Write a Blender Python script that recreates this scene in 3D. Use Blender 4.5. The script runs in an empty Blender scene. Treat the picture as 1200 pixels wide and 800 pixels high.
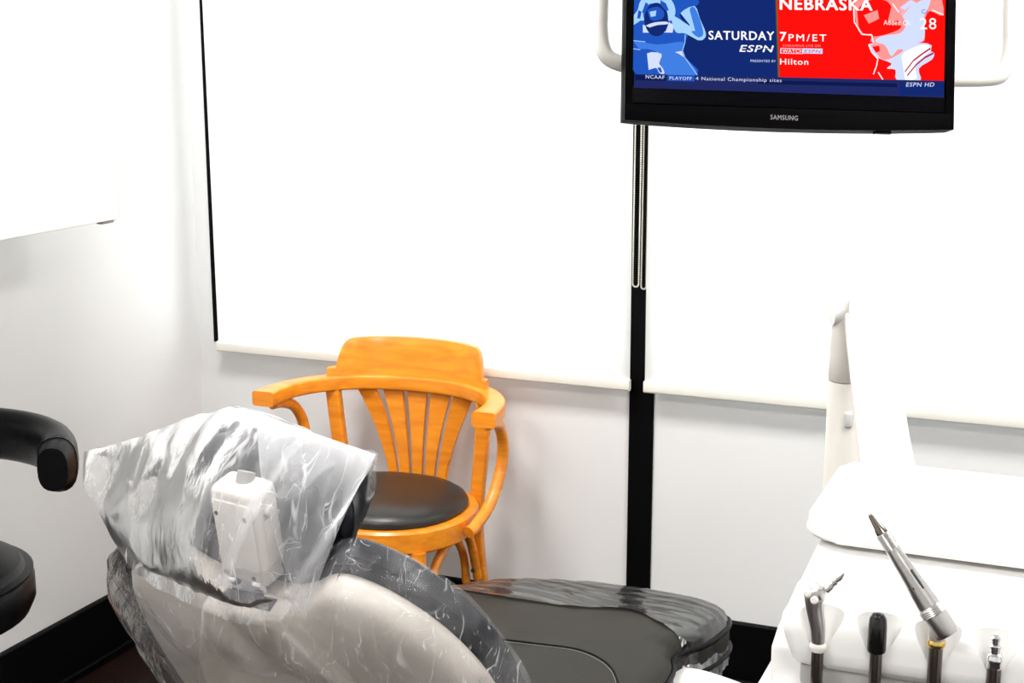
import bpy, bmesh, math, random
from math import sin, cos, pi, radians as R, sqrt, exp
from mathutils import Vector as V, Matrix, noise

# ------------------------------------------------------------------ camera, sky, lights, exposure
S = bpy.context.scene
COL = S.collection
cam = bpy.data.cameras.new('camera'); cam.sensor_width = 36; cam.lens = 51.0
cam.clip_start = .02
co = bpy.data.objects.new('camera', cam); COL.objects.link(co)
co.location = (0, 0, 1.57); co.rotation_euler = (R(90 - 11.9), 0, R(22.7))
S.camera = co
S.view_settings.view_transform = 'Standard'; S.view_settings.look = 'None'
S.view_settings.gamma = 1; S.view_settings.exposure = 0.12
S.view_settings.use_curve_mapping = False

w = bpy.data.worlds.new('overcast'); S.world = w; w.use_nodes = True
bg = w.node_tree.nodes['Background']
bg.inputs[0].default_value = (.93, .97, 1, 1); bg.inputs[1].default_value = 5.5

def area(x, y, sx, sy, power, col=(1, .985, .96), z=2.575):
    l = bpy.data.lights.new('ceiling_lamp', 'AREA'); l.shape = 'RECTANGLE'
    l.size = sx; l.size_y = sy; l.energy = power; l.color = col
    o = bpy.data.objects.new('ceiling_lamp', l); COL.objects.link(o); o.location = (x, y, z)
LAMPS = [(-1.45, 1.95), (.55, 1.95), (-1.45, -.05), (.55, -.05)]
for (lx, ly), pw in zip(LAMPS, (36, 30, 29, 20)):
    area(lx, ly, .55, .55, pw)

# ------------------------------------------------------------------ materials
def mat(name, col, rough=.5, metal=0, coat=0, spec=.5, bump=None, var=None, sheen=0):
    m = bpy.data.materials.new(name); m.use_nodes = True
    nt = m.node_tree; b = nt.nodes['Principled BSDF']
    b.inputs['Base Color'].default_value = (*col, 1); b.inputs['Roughness'].default_value = rough
    b.inputs['Metallic'].default_value = metal; b.inputs['Coat Weight'].default_value = coat
    b.inputs['Coat Roughness'].default_value = .08
    b.inputs['Specular IOR Level'].default_value = spec
    tc = nt.nodes.new('ShaderNodeTexCoord')
    if var:                                     # (scale, second colour)
        n = nt.nodes.new('ShaderNodeTexNoise'); n.inputs['Scale'].default_value = var[0]; n.inputs['Detail'].default_value = 5
        x = nt.nodes.new('ShaderNodeMixRGB'); x.inputs[1].default_value = (*col, 1); x.inputs[2].default_value = (*var[1], 1)
        nt.links.new(tc.outputs['Object'], n.inputs['Vector']); nt.links.new(n.outputs['Fac'], x.inputs[0])
        nt.links.new(x.outputs[0], b.inputs['Base Color'])
    if bump:                                    # (scale, strength, distance)
        n = nt.nodes.new('ShaderNodeTexNoise'); n.inputs['Scale'].default_value = bump[0]; n.inputs['Detail'].default_value = 4
        u = nt.nodes.new('ShaderNodeBump'); u.inputs['Strength'].default_value = bump[1]; u.inputs['Distance'].default_value = bump[2]
        nt.links.new(tc.outputs['Object'], n.inputs['Vector']); nt.links.new(n.outputs['Fac'], u.inputs['Height'])
        nt.links.new(u.outputs['Normal'], b.inputs['Normal'])
    return m

def emit(name, col, s=1.0):
    m = bpy.data.materials.new(name); m.use_nodes = True; nt = m.node_tree; nt.nodes.clear()
    e = nt.nodes.new('ShaderNodeEmission'); e.inputs[0].default_value = (*col, 1); e.inputs[1].default_value = s
    o = nt.nodes.new('ShaderNodeOutputMaterial'); nt.links.new(e.outputs[0], o.inputs[0]); return m

M = {}
M['wall'] = mat('white_paint', (.80, .80, .80), .6, bump=(140, .08, .002), var=(3, (.78, .775, .77)))
M['ceiling'] = mat('ceiling_paint', (.88, .88, .87), .8)
M['floor'] = mat('dark_wood_floor', (.006, .0025, .0018), .4, spec=.2, var=(5, (.014, .005, .0035)))
M['black'] = mat('black_trim', (.0015, .0015, .0018), .55, spec=.08)
M['hem'] = mat('hem_vinyl', (.80, .785, .715), .55)
M['cab'] = mat('white_laminate', (.9, .9, .9), .4)
M['white'] = mat('white_plastic', (.77, .76, .745), .28)
M['handle'] = mat('handle_paint', (.66, .64, .60), .35)
M['cream'] = mat('cream_plastic', (.72, .68, .63), .36)
M['shell'] = mat('shell_plastic', (.66, .61, .545), .36, var=(6, (.63, .575, .51)))
M['vinyl'] = mat('black_vinyl', (.002, .002, .0025), .34, spec=.13, bump=(260, .25, .001))
M['chairvinyl'] = mat('charcoal_vinyl', (.010, .0098, .0105), .48, spec=.2, bump=(200, .3, .001), var=(5, (.034, .030, .022)))
M['navyvinyl'] = mat('dark_upholstery', (.004, .0055, .010), .38, spec=.12, bump=(200, .25, .001))
M['seatvinyl'] = mat('seat_vinyl', (.015, .014, .012), .36, bump=(200, .12, .001))
M['chrome'] = mat('chrome', (.82, .82, .82), .12, 1)
M['satin'] = mat('satin_steel', (.50, .485, .47), .30, 1, bump=(300, .1, .0005))
M['darksteel'] = mat('dark_steel', (.20, .175, .15), .22, 1)
M['brass'] = mat('brass', (.75, .52, .16), .25, 1)
M['rubber'] = mat('black_rubber', (.004, .004, .004), .2)
M['gloss'] = mat('black_gloss', (.001, .001, .002), .2, spec=.05)
M['bezel'] = mat('black_bezel', (.001, .001, .0014), .5, spec=.02)
M['dgrey'] = mat('dark_grey', (.06, .06, .06), .5)
M['grey'] = mat('mid_grey', (.35, .34, .33), .5)
M['bead'] = mat('bead_metal', (.66, .62, .54), .3, .7)
M['lampwhite'] = emit('lamp_diffuser', (1, .985, .96), 6)

def wood():
    m = mat('honey_wood', (.8, .3, .04), .32, coat=.12); nt = m.node_tree; b = nt.nodes['Principled BSDF']
    tc = nt.nodes.new('ShaderNodeTexCoord'); mp = nt.nodes.new('ShaderNodeMapping'); mp.inputs['Scale'].default_value = (6, 30, 50)
    n = nt.nodes.new('ShaderNodeTexNoise'); n.inputs['Scale'].default_value = 1.2; n.inputs['Detail'].default_value = 6; n.inputs['Distortion'].default_value = .6
    r = nt.nodes.new('ShaderNodeValToRGB')
    r.color_ramp.elements[0].position = .3; r.color_ramp.elements[0].color = (.80, .225, .010, 1)
    r.color_ramp.elements[1].position = .7; r.color_ramp.elements[1].color = (.98, .345, .020, 1)
    nt.links.new(tc.outputs['Object'], mp.inputs[0]); nt.links.new(mp.outputs[0], n.inputs['Vector'])
    nt.links.new(n.outputs['Fac'], r.inputs[0]); nt.links.new(r.outputs[0], b.inputs['Base Color']); return m
M['wood'] = wood()

def blind():
    m = bpy.data.materials.new('blind_fabric'); m.use_nodes = True; nt = m.node_tree; nt.nodes.clear()
    d = nt.nodes.new('ShaderNodeBsdfDiffuse'); d.inputs[0].default_value = (.93, .925, .90, 1)
    t = nt.nodes.new('ShaderNodeBsdfTranslucent'); t.inputs[0].default_value = (.93, .92, .89, 1)
    x = nt.nodes.new('ShaderNodeMixShader'); x.inputs[0].default_value = .42
    o = nt.nodes.new('ShaderNodeOutputMaterial')
    wv = nt.nodes.new('ShaderNodeTexNoise'); wv.inputs['Scale'].default_value = 900
    bu = nt.nodes.new('ShaderNodeBump'); bu.inputs['Strength'].default_value = .05; bu.inputs['Distance'].default_value = .0005
    tc = nt.nodes.new('ShaderNodeTexCoord'); nt.links.new(tc.outputs['Object'], wv.inputs['Vector'])
    nt.links.new(wv.outputs['Fac'], bu.inputs['Height']); nt.links.new(bu.outputs[0], d.inputs['Normal'])
    nt.links.new(d.outputs[0], x.inputs[1]); nt.links.new(t.outputs[0], x.inputs[2]); nt.links.new(x.outputs[0], o.inputs[0])
    return m
M['blind'] = blind()

def glass():
    m = bpy.data.materials.new('window_glass'); m.use_nodes = True; nt = m.node_tree; nt.nodes.clear()
    t = nt.nodes.new('ShaderNodeBsdfTransparent'); t.inputs[0].default_value = (.95, .97, .97, 1)
    g = nt.nodes.new('ShaderNodeBsdfGlossy'); g.inputs['Roughness'].default_value = .02
    f = nt.nodes.new('ShaderNodeFresnel'); f.inputs[0].default_value = 1.45
    x = nt.nodes.new('ShaderNodeMixShader'); o = nt.nodes.new('ShaderNodeOutputMaterial')
    nt.links.new(f.outputs[0], x.inputs[0]); nt.links.new(t.outputs[0], x.inputs[1]); nt.links.new(g.outputs[0], x.inputs[2])
    nt.links.new(x.outputs[0], o.inputs[0]); return m
M['glass'] = glass()

def film(name, haze0, haze1, scale, ior, rough, bump, stretch=(1, 1, 1), crease=0.0):
    """thin polythene: clear + milky scatter that varies in streaks + surface gloss"""
    m = bpy.data.materials.new(name); m.use_nodes = True; nt = m.node_tree; nt.nodes.clear(); L = nt.links.new
    N = nt.nodes.new
    tc = N('ShaderNodeTexCoord'); mp = N('ShaderNodeMapping'); mp.inputs['Scale'].default_value = stretch
    L(tc.outputs['Object'], mp.inputs[0])
    n = N('ShaderNodeTexNoise'); n.inputs['Scale'].default_value = scale; n.inputs['Detail'].default_value = 5; n.inputs['Distortion'].default_value = 1.0
    L(mp.outputs[0], n.inputs['Vector'])
    mr = N('ShaderNodeMapRange'); mr.inputs[1].default_value = .35; mr.inputs[2].default_value = .7
    mr.inputs[3].default_value = haze0; mr.inputs[4].default_value = haze1; L(n.outputs['Fac'], mr.inputs[0])
    v = N('ShaderNodeTexVoronoi'); v.feature = 'DISTANCE_TO_EDGE'; v.inputs['Scale'].default_value = scale * 1.6; L(mp.outputs[0], v.inputs['Vector'])
    n2 = N('ShaderNodeTexNoise'); n2.inputs['Scale'].default_value = scale * 3; n2.inputs['Detail'].default_value = 6; L(mp.outputs[0], n2.inputs['Vector'])
    ad = N('ShaderNodeMath'); ad.operation = 'ADD'; L(v.outputs['Distance'], ad.inputs[0]); L(n2.outputs['Fac'], ad.inputs[1])
    bu = N('ShaderNodeBump'); bu.inputs['Strength'].default_value = bump; bu.inputs['Distance'].default_value = .012; L(ad.outputs[0], bu.inputs['Height'])
    t = N('ShaderNodeBsdfTransparent'); t.inputs[0].default_value = (.97, .97, .98, 1)
    d = N('ShaderNodeBsdfDiffuse'); d.inputs[0].default_value = (.93, .93, .95, 1)
    tr = N('ShaderNodeBsdfTranslucent'); tr.inputs[0].default_value = (.93, .93, .95, 1)
    L(bu.outputs[0], d.inputs['Normal'])
    dm = N('ShaderNodeMixShader'); dm.inputs[0].default_value = .45; L(d.outputs[0], dm.inputs[1]); L(tr.outputs[0], dm.inputs[2])
    # creases scatter more and paint in streak highlights: thin lines along warped cell edges; 'dens' thickens haze for stacked layers and the painted top highlight
    wn = N('ShaderNodeTexNoise'); wn.inputs['Scale'].default_value = scale*.9; wn.inputs['Detail'].default_value = 3; L(mp.outputs[0], wn.inputs['Vector'])
    wm = N('ShaderNodeVectorMath'); wm.operation = 'SCALE'; wm.inputs['Scale'].default_value = .22; L(wn.outputs['Color'], wm.inputs[0])
    wa = N('ShaderNodeVectorMath'); wa.operation = 'ADD'; L(mp.outputs[0], wa.inputs[0]); L(wm.outputs[0], wa.inputs[1])
    acc = None
    for rot, sc_, wd in ((.6, 1.0, .022), (-.7, 1.5, .018), (1.5, 2.3, .014)):
        m2 = N('ShaderNodeMapping'); m2.inputs['Rotation'].default_value = (.4*rot, rot, .3); m2.inputs['Scale'].default_value = (2.2, 2.2, .55); L(wa.outputs[0], m2.inputs[0])
        cn = N('ShaderNodeTexNoise'); cn.inputs['Scale'].default_value = scale*sc_; cn.inputs['Detail'].default_value = 2; L(m2.outputs[0], cn.inputs['Vector'])
        sb = N('ShaderNodeMath'); sb.operation = 'SUBTRACT'; sb.inputs[1].default_value = .5; L(cn.outputs['Fac'], sb.inputs[0])
        ab = N('ShaderNodeMath'); ab.operation = 'ABSOLUTE'; L(sb.outputs[0], ab.inputs[0])
        cr = N('ShaderNodeMapRange'); cr.interpolation_type = 'SMOOTHSTEP'; cr.inputs[1].default_value = 0; cr.inputs[2].default_value = wd; cr.inputs[3].default_value = crease; cr.inputs[4].default_value = 0
        L(ab.outputs[0], cr.inputs[0])
        gt = N('ShaderNodeTexNoise'); gt.inputs['Scale'].default_value = scale*2.2*sc_; gt.inputs['Detail'].default_value = 1; L(m2.outputs[0], gt.inputs['Vector'])
        gm = N('ShaderNodeMapRange'); gm.inputs[1].default_value = .5; gm.inputs[2].default_value = .72; L(gt.outputs['Fac'], gm.inputs[0])
        cm = N('ShaderNodeMath'); cm.operation = 'MULTIPLY'; L(cr.outputs[0], cm.inputs[0]); L(gm.outputs[0], cm.inputs[1])
        if acc is None: acc = cm
        else:
            mx = N('ShaderNodeMath'); mx.operation = 'MAXIMUM'; L(acc.outputs[0], mx.inputs[0]); L(cm.outputs[0], mx.inputs[1]); acc = mx
    cm = acc
    at = N('ShaderNodeAttribute'); at.attribute_name = 'dens'
    s1 = N('ShaderNodeMath'); s1.operation = 'ADD'; L(mr.outputs[0], s1.inputs[0]); L(cm.outputs[0], s1.inputs[1])
    s2 = N('ShaderNodeMath'); s2.operation = 'ADD'; s2.use_clamp = True; L(s1.outputs[0], s2.inputs[0]); L(at.outputs['Fac'], s2.inputs[1])
    x1 = N('ShaderNodeMixShader'); L(s2.outputs[0], x1.inputs[0]); L(t.outputs[0], x1.inputs[1]); L(dm.outputs[0], x1.inputs[2])
    g = N('ShaderNodeBsdfGlossy'); g.inputs['Roughness'].default_value = rough; L(bu.outputs[0], g.inputs['Normal'])
    f = N('ShaderNodeFresnel'); f.inputs[0].default_value = ior; L(bu.outputs[0], f.inputs['Normal'])
    x2 = N('ShaderNodeMixShader'); L(f.outputs[0], x2.inputs[0]); L(x1.outputs[0], x2.inputs[1]); L(g.outputs[0], x2.inputs[2])
    o = N('ShaderNodeOutputMaterial'); L(x2.outputs[0], o.inputs[0]); return m
M['bag'] = film('polythene_bag', .05, .20, 5, 1.30, .28, .4, (1.6, 1, .7), .45)
M['bag_low'] = film('polythene_bag_stretched', .0, .17, 6, 1.18, .12, .7, (1.5, 1, 1), .6)
M['sleeve_fold_lit'] = film('polythene_folds_lit', .25, .8, 22, 1.6, .12, .6, (1, 1, .3))  # extra milkiness paints in the light caught by the hanging skirt
M['sleeve'] = film('polythene_sleeve', .03, .10, 10, 1.9, .05, .06, (1, 1, 1))

# ------------------------------------------------------------------ helpers
def obj(name, bm, m, parent=None, smooth=True, kind=None, label=None, recalc=True):
    if recalc: bmesh.ops.recalc_face_normals(bm, faces=bm.faces)
    me = bpy.data.meshes.new(name); bm.to_mesh(me); bm.free()
    for k in (m if isinstance(m, (list, tuple)) else [m]): me.materials.append(M[k])
    if smooth:
        me.polygons.foreach_set('use_smooth', [True] * len(me.polygons))
        me.set_sharp_from_angle(angle=R(38 if smooth is True else smooth))
    o = bpy.data.objects.new(name, me); COL.objects.link(o)
    if parent: o.parent = parent
    if kind: o['kind'] = kind
    if label: o['label'] = label
    return o
def thing(name, label, cat, loc=(0, 0, 0), rz=0, group=None):
    o = bpy.data.objects.new(name, None); COL.objects.link(o); o.location = loc; o.rotation_euler = (0, 0, rz)
    o.empty_display_size = .1
    o['label'] = label; o['category'] = cat
    if group: o['group'] = group
    return o
def tag(o, label, cat, group=None):
    o['label'] = label; o['category'] = cat
    if group: o['group'] = group
    return o
def B(): return bmesh.new()
def box(bm, x0, x1, y0, y1, z0, z1, bev=0, seg=2, mtx=None):
    r = bmesh.ops.create_cube(bm, size=1, matrix=Matrix.Translation(((x0+x1)/2, (y0+y1)/2, (z0+z1)/2)) @ Matrix.Diagonal((x1-x0, y1-y0, z1-z0, 1)))
    vs = r['verts']
    if bev:
        es = list({e for v in vs for e in v.link_edges})
        q = bmesh.ops.bevel(bm, geom=es, offset=bev, segments=seg, profile=.5, affect='EDGES')
        vs = list({v for v in vs if v.is_valid} | set(q['verts']))
    if mtx: bmesh.ops.transform(bm, matrix=mtx, verts=vs)
    return vs
def crom(pts, n):
    P = [V(p) for p in pts]; P = [P[0]*2-P[1]] + P + [P[-1]*2-P[-2]]; out = []
    for i in range(1, len(P)-2):
        for k in range(n):
            t = k/n; a, b, c, d = P[i-1:i+3]
            out.append(.5*((2*b)+(c-a)*t+(2*a-5*b+4*c-d)*t*t+(3*b-a-3*c+d)*t**3))
    out.append(P[-2]); return out
def circ(n=12, a=1, b=None, p=1.0):
    b = a if b is None else b
    f = lambda c: math.copysign(abs(c)**p, c)
    return [(a*f(cos(2*pi*i/n)), b*f(sin(2*pi*i/n))) for i in range(n)]
def rect(a, b, r, seg=3):
    out = []
    for cx, cy, s in ((a-r, b-r, 0), (-a+r, b-r, 1), (-a+r, -b+r, 2), (a-r, -b+r, 3)):
        for k in range(seg+1):
            t = pi/2*(s+k/seg); out.append((cx+r*cos(t), cy+r*sin(t)))
    return out
def sweep(bm, path, sec, up=(0, 0, 1), scale=None, cap=True):
    path = [V(p) for p in path]; up = V(up); rings = []
    for i, p in enumerate(path):
        t = (path[min(i+1, len(path)-1)]-path[max(i-1, 0)]).normalized()
        s = t.cross(up).normalized(); u = s.cross(t).normalized()
        k = scale(i/(len(path)-1)) if scale else 1
        kx, ky = k if isinstance(k, tuple) else (k, k)
        rings.append([bm.verts.new(p+s*a*kx+u*b*ky) for a, b in sec])
    n = len(sec)
    for a, b in zip(rings, rings[1:]):
        for i in range(n): bm.faces.new((a[i], a[(i+1) % n], b[(i+1) % n], b[i]))
    if cap: bm.faces.new(rings[0][::-1]); bm.faces.new(rings[-1])
    return rings
def lathe(bm, prof, mtx=Matrix(), n=24):
    rings = [[bm.verts.new(mtx @ V((r*cos(2*pi*i/n), r*sin(2*pi*i/n), z))) for i in range(n)] for r, z in prof]
    for a, b in zip(rings, rings[1:]):
        for i in range(n): bm.faces.new((a[i], a[(i+1) % n], b[(i+1) % n], b[i]))
    bm.faces.new(rings[0][::-1]); bm.faces.new(rings[-1])
def axis(p, d):
    d = V(d).normalized(); return Matrix.Translation(p) @ V((0, 0, 1)).rotation_difference(d).to_matrix().to_4x4()
def rod(bm, p, q, r, n=12, r2=None):
    p, q = V(p), V(q); L = (q-p).length
    lathe(bm, [(r, 0), (r if r2 is None else r2, L)], axis(p, q-p), n)
def poly(bm, pts, fn, d0, d1, bev=0, seg=2):
    """outline extruded from depth d0 to d1; fn(u,v,d) -> point"""
    a = [bm.verts.new(fn(u, v, d0)) for u, v in pts]; b = [bm.verts.new(fn(u, v, d1)) for u, v in pts]; n = len(pts)
    f0 = bm.faces.new(a[::-1]); f1 = bm.faces.new(b)
    for i in range(n): bm.faces.new((a[i], a[(i+1) % n], b[(i+1) % n], b[i]))
    if bev:
        es = list(set(f0.edges) | set(f1.edges))
        bmesh.ops.bevel(bm, geom=es, offset=bev, segments=seg, profile=.5, affect='EDGES')
def rings_obj(bm, out, c, rings, fn):
    """pillow: outline scaled about c ring by ring; rings = [(scale, h)...]; fn(u,v,h) -> point"""
    n = len(out); R_ = []
    for s, h in rings:
        R_.append([bm.verts.new(fn(c[0]+(u-c[0])*s, c[1]+(v-c[1])*s, h)) for u, v in out])
    for a, b in zip(R_, R_[1:]):
        for i in range(n): bm.faces.new((a[i], a[(i+1) % n], b[(i+1) % n], b[i]))
    for r, h, f in ((R_[0], rings[0][1], True), (R_[-1], rings[-1][1], False)):
        cv = bm.verts.new(fn(c[0], c[1], h))
        for i in range(n): bm.faces.new((r[i], r[(i+1) % n], cv))
def grid(bm, P):
    vs = [[bm.verts.new(p) for p in row] for row in P]
    for a, b in zip(vs, vs[1:]):
        for i in range(len(a)-1): bm.faces.new((a[i], a[i+1], b[i+1], b[i]))
    return vs
def lerp(a, b, t): return a+(b-a)*t
def boolean_cut(o, cutter):
    md = o.modifiers.new('cut', 'BOOLEAN'); md.object = cutter; md.solver = 'EXACT'
    dg = bpy.context.evaluated_depsgraph_get(); dg.update()
    me = bpy.data.meshes.new_from_object(o.evaluated_get(dg)); o.modifiers.clear(); o.data = me
    bpy.data.objects.remove(cutter)
    me.polygons.foreach_set('use_smooth', [True]*len(me.polygons)); me.set_sharp_from_angle(angle=R(38))
def struct(name, bm, m, parent=None, smooth=False):
    return obj(name, bm, m, parent, smooth, kind='structure' if parent is None else None)

# ------------------------------------------------------------------ room shell
XL, YB, XR, YF, ZC = -2.32, 3.30, 1.6, -1.8, 2.62
SILL, HEAD = .745, 2.35
W1, W2 = (-2.270, -1.066), (-1.002, 1.30)
bm = B(); box(bm, XL-.1, XR+.1, YF-.1, YB+.1, -.1, 0); struct('floor', bm, 'floor')
bm = B(); box(bm, XL-.1, XR+.1, YF-.1, YB+.1, ZC, ZC+.1); struct('ceiling', bm, 'ceiling')
bm = B(); box(bm, XL-.1, XL, YF, YB, 0, ZC); struct('wall_left', bm, 'wall')
bm = B(); box(bm, XR, XR+.1, YF, YB, 0, ZC); struct('wall_right', bm, 'wall')
bm = B(); box(bm, XL-.1, XR+.1, YF-.1, YF, 0, ZC); struct('wall_front', bm, 'wall')
bm = B()
box(bm, XL-.1, XR+.1, YB, YB+.12, 0, SILL); box(bm, XL-.1, XR+.1, YB, YB+.12, HEAD, ZC)
box(bm, XL-.1, W1[0], YB, YB+.12, SILL, HEAD); box(bm, W1[1], W2[0], YB, YB+.12, SILL, HEAD); box(bm, W2[1], XR+.1, YB, YB+.12, SILL, HEAD)
struct('wall_back', bm, 'wall')
bm = B(); box(bm, XL, XR, YB-.018, YB, 0, .165, .003, 1); box(bm, XL, XR, YB-.030, YB-.018, 0, .022, .003, 1); struct('baseboard_back', bm, 'black')
bm = B(); box(bm, XL, XL+.018, YF, YB-.018, 0, .165, .003, 1); box(bm, XL+.018, XL+.030, YF, YB-.03, 0, .022, .003, 1); struct('baseboard_left', bm, 'black')
bm = B(); box(bm, XR-.018, XR, YF, YB-.018, 0, .165, .003, 1); struct('baseboard_right', bm, 'black')
bm = B(); box(bm, -1.066, -1.004, YB-.008, YB, .165, ZC, .0015, 1); struct('trim_1', bm, 'black')
for i, (a, b) in enumerate((W1, W2)):
    bm = B(); f = .014
    for q in ((a, b, SILL, SILL+f), (a, b, HEAD-f, HEAD), (a, a+f, SILL+f, HEAD-f), (b-f, b, SILL+f, HEAD-f)):
        box(bm, q[0], q[1], YB-.004, YB+.09, q[2], q[3])
    wo = struct('window_%d' % (i+1), bm, 'black')
    bm = B(); box(bm, a+f, b-f, YB+.05, YB+.056, SILL+f, HEAD-f); obj('pane', bm, 'glass', wo, False)

# ceiling light fixtures (the lamps hang just below their diffusers)
for (lx, ly), where in zip(LAMPS, ('above the wooden armchair and window corner', 'above the monitor and delivery unit', 'behind the camera near the left wall', 'behind the camera near the right wall')):
    t = thing('ceiling_light', 'square white ceiling light panel '+where, 'light', (lx, ly, ZC), 0, 'ceiling light panels')
    bm = B()
    for q in ((-.31, .31, -.31, -.28), (-.31, .31, .28, .31), (-.31, -.28, -.28, .28), (.28, .31, -.28, .28)): box(bm, *q, -.02, 0)
    obj('frame', bm, 'white', t, False)
    bm = B(); box(bm, -.28, .28, -.28, .28, -.012, -.004); obj('diffuser', bm, 'lampwhite', t, False)

# roller blinds
def roller(x0t, x0b, x1t, x1b, label):
    t = thing('roller_blind', label, 'blind', ((x0t+x1t)/2, 3.25, SILL), 0)
    cx = (x0t+x1t)/2; nx, nz = 24, 30; zt, zb = 2.42-SILL, .755-SILL
    bm = B(); P = []
    for j in range(nz+1):
        v = j/nz; z = lerp(zt, zb, v); row = []
        for i in range(nx+1):
            u = i/nx; x = lerp(lerp(x0t, x0b, v), lerp(x1t, x1b, v), u)-cx
            row.append(V((x, .004*sin(u*9)*v*.5+.006*v*(u-.5)**2, z)))
        P.append(row)
    grid(bm, P); obj('fabric', bm, 'blind', t, True)
    bm = B(); sec = rect(.008, .0145, .006, 3)
    sweep(bm, [(x0b-cx-.001, 0, .0), (x1b-cx+.001, 0, .0)], sec, (0, 0, 1)); obj('hem_bar', bm, 'hem', t)
    bm = B(); rod(bm, (x0t-cx-.008, .01, zt+.02), (x1t-cx+.008, .01, zt+.02), .028, 20); obj('roller_tube', bm, 'white', t)
roller(-2.233, -2.225, -1.058, -1.052, 'white translucent roller blind over the left window, nearest the room corner')
roller(-1.022, -1.014, 1.28, 1.28, 'white translucent roller blind over the right window, behind the monitor and delivery unit')
# bead chains
def chain(xc, half, zb, label):
    bm = B(); pts = []; st = .0055; z = 2.42
    while z > zb+half: pts.append((-half, z)); z -= st
    k = 0
    while k <= 6: a = pi+pi*k/6; pts.append((half*cos(a), zb+half+half*sin(a))); k += 1
    z = zb+half+st
    while z < 2.42: pts.append((half, z)); z += st
    for x, z in pts: bmesh.ops.create_uvsphere(bm, u_segments=6, v_segments=4, radius=.0023, matrix=Matrix.Translation((x, 0, z-zb)))
    for sx in (-half, half): rod(bm, (sx, 0, half), (sx, 0, 2.42-zb), .0007, 5)
    o = obj('bead_chain', bm, 'bead'); o.location = (xc, 3.268, zb); tag(o, label, 'chain', None)
chain(-1.047, .0075, .983, 'left of two metal bead chain loops hanging in the black gap between blinds')
chain(-1.027, .0062, .979, 'right of two metal bead chain loops hanging in the black gap between blinds')

# wall cabinet at left
t = thing('wall_cabinet', 'white wall cabinet with plain doors hung on the left wall', 'cabinet', (XL, 2.57, 1.18))
bm = B(); box(bm, 0, .298, -1.35, 0, .006, .95, .002, 1); obj('body', bm, 'cab', t)
for k in range(3):
    bm = B(); box(bm, .30, .32, -.45*(k+1)+.002, -.45*k-.001, 0, .95, .0025, 2); d = obj('door', bm, 'cab', t)
    bm = B(); box(bm, .303, .3206, -.45*k-.0040, -.45*k+.0008, .002, .948, .0008, 1); obj('edge_band', bm, 'shell', d, False)
bm = B(); box(bm, .296, .312, -.05, -.008, -.007, .0, .002, 1); obj('corner_plate', bm, 'grey', t, label='small grey plate under the door corner')  # thin grey block below the cabinet's end corner

# ------------------------------------------------------------------ wooden armchair
t = thing('wooden_armchair', 'honey-coloured bentwood armchair with fan back and black seat by the window wall', 'chair', (-1.585, 3.0, 0), R(2.5))
half = [(0, .195), (.075, .19), (.14, .172), (.20, .135), (.245, .085), (.272, .03), (.284, -.03), (.286, -.085)]
plan = [(-x, y) for x, y in half[:0:-1]] + half
path = crom([(x, y, .712) for x, y in plan], 6)
def armscale(s):
    e = abs(s-.5)*2
    return (1+.28*max(0, (e-.62)/.38)**1.2, 1+.0*e)
bm = B(); sweep(bm, path, rect(.0225, .0185, .006, 3), (0, 0, 1), armscale); obj('arm_rail', bm, 'wood', t)
# crest panel
def bow(x):
    x = abs(x); pts = half
    for (xa, ya), (xb, yb) in zip(pts, pts[1:]):
        if xa <= x <= xb: return lerp(ya, yb, (x-xa)/(xb-xa))
    return .0
fine = crom([(x, y, 0) for x, y in half], 10)
def bow(x):
    x = abs(x)
    for a, b in zip(fine, fine[1:]):
        if a.x <= x <= b.x+1e-6: return lerp(a.y, b.y, (x-a.x)/max(b.x-a.x, 1e-6))
    return fine[-1].y
def crest_top(x):
    a = abs(x)
    if a > .196: return .7305+.022
    if a > .165: return .7305+.028+.064*sqrt(max(0, 1-((a-.165)/.031)**2))
    return .7305+.092+.004*(1-(a/.165)**2)
xs = [-.214, -.205, -.1965, -.1955] + [-.19+.0025*i for i in range(11)] + [-.155+.31*i/30 for i in range(31)] + [.165+.0025*i for i in range(11)] + [.1955, .1965, .205, .214]
bm = B(); rf, rb = [], []
for x in xs:
    zt = crest_top(x); y = bow(x)
    fcol = []; n = 7
    for k in range(n+1):
        s = k/n; z = lerp(.7295, zt, s); lean = (z-.73)*.16
        fcol.append(V((x*(1+.0*s), y-.012+lean, z)))
    bcol = [p+V((0, .023, 0)) for p in fcol]
    # rounded top
    fcol[-1] += V((0, .004, 0)); bcol[-1] += V((0, -.004, 0))
    rf.append(fcol); rb.append(bcol)
loop = [f+b[::-1] for f, b in zip(rf, rb)]
vs = [[bm.verts.new(p) for p in c] for c in loop]
for a, b in zip(vs, vs[1:]):
    for i in range(len(a)): bm.faces.new((a[i], a[(i+1) % len(a)], b[(i+1) % len(a)], b[i]))
bm.faces.new(vs[0][::-1]); bm.faces.new(vs[-1]); obj('crest_panel', bm, 'wood', t)
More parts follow.
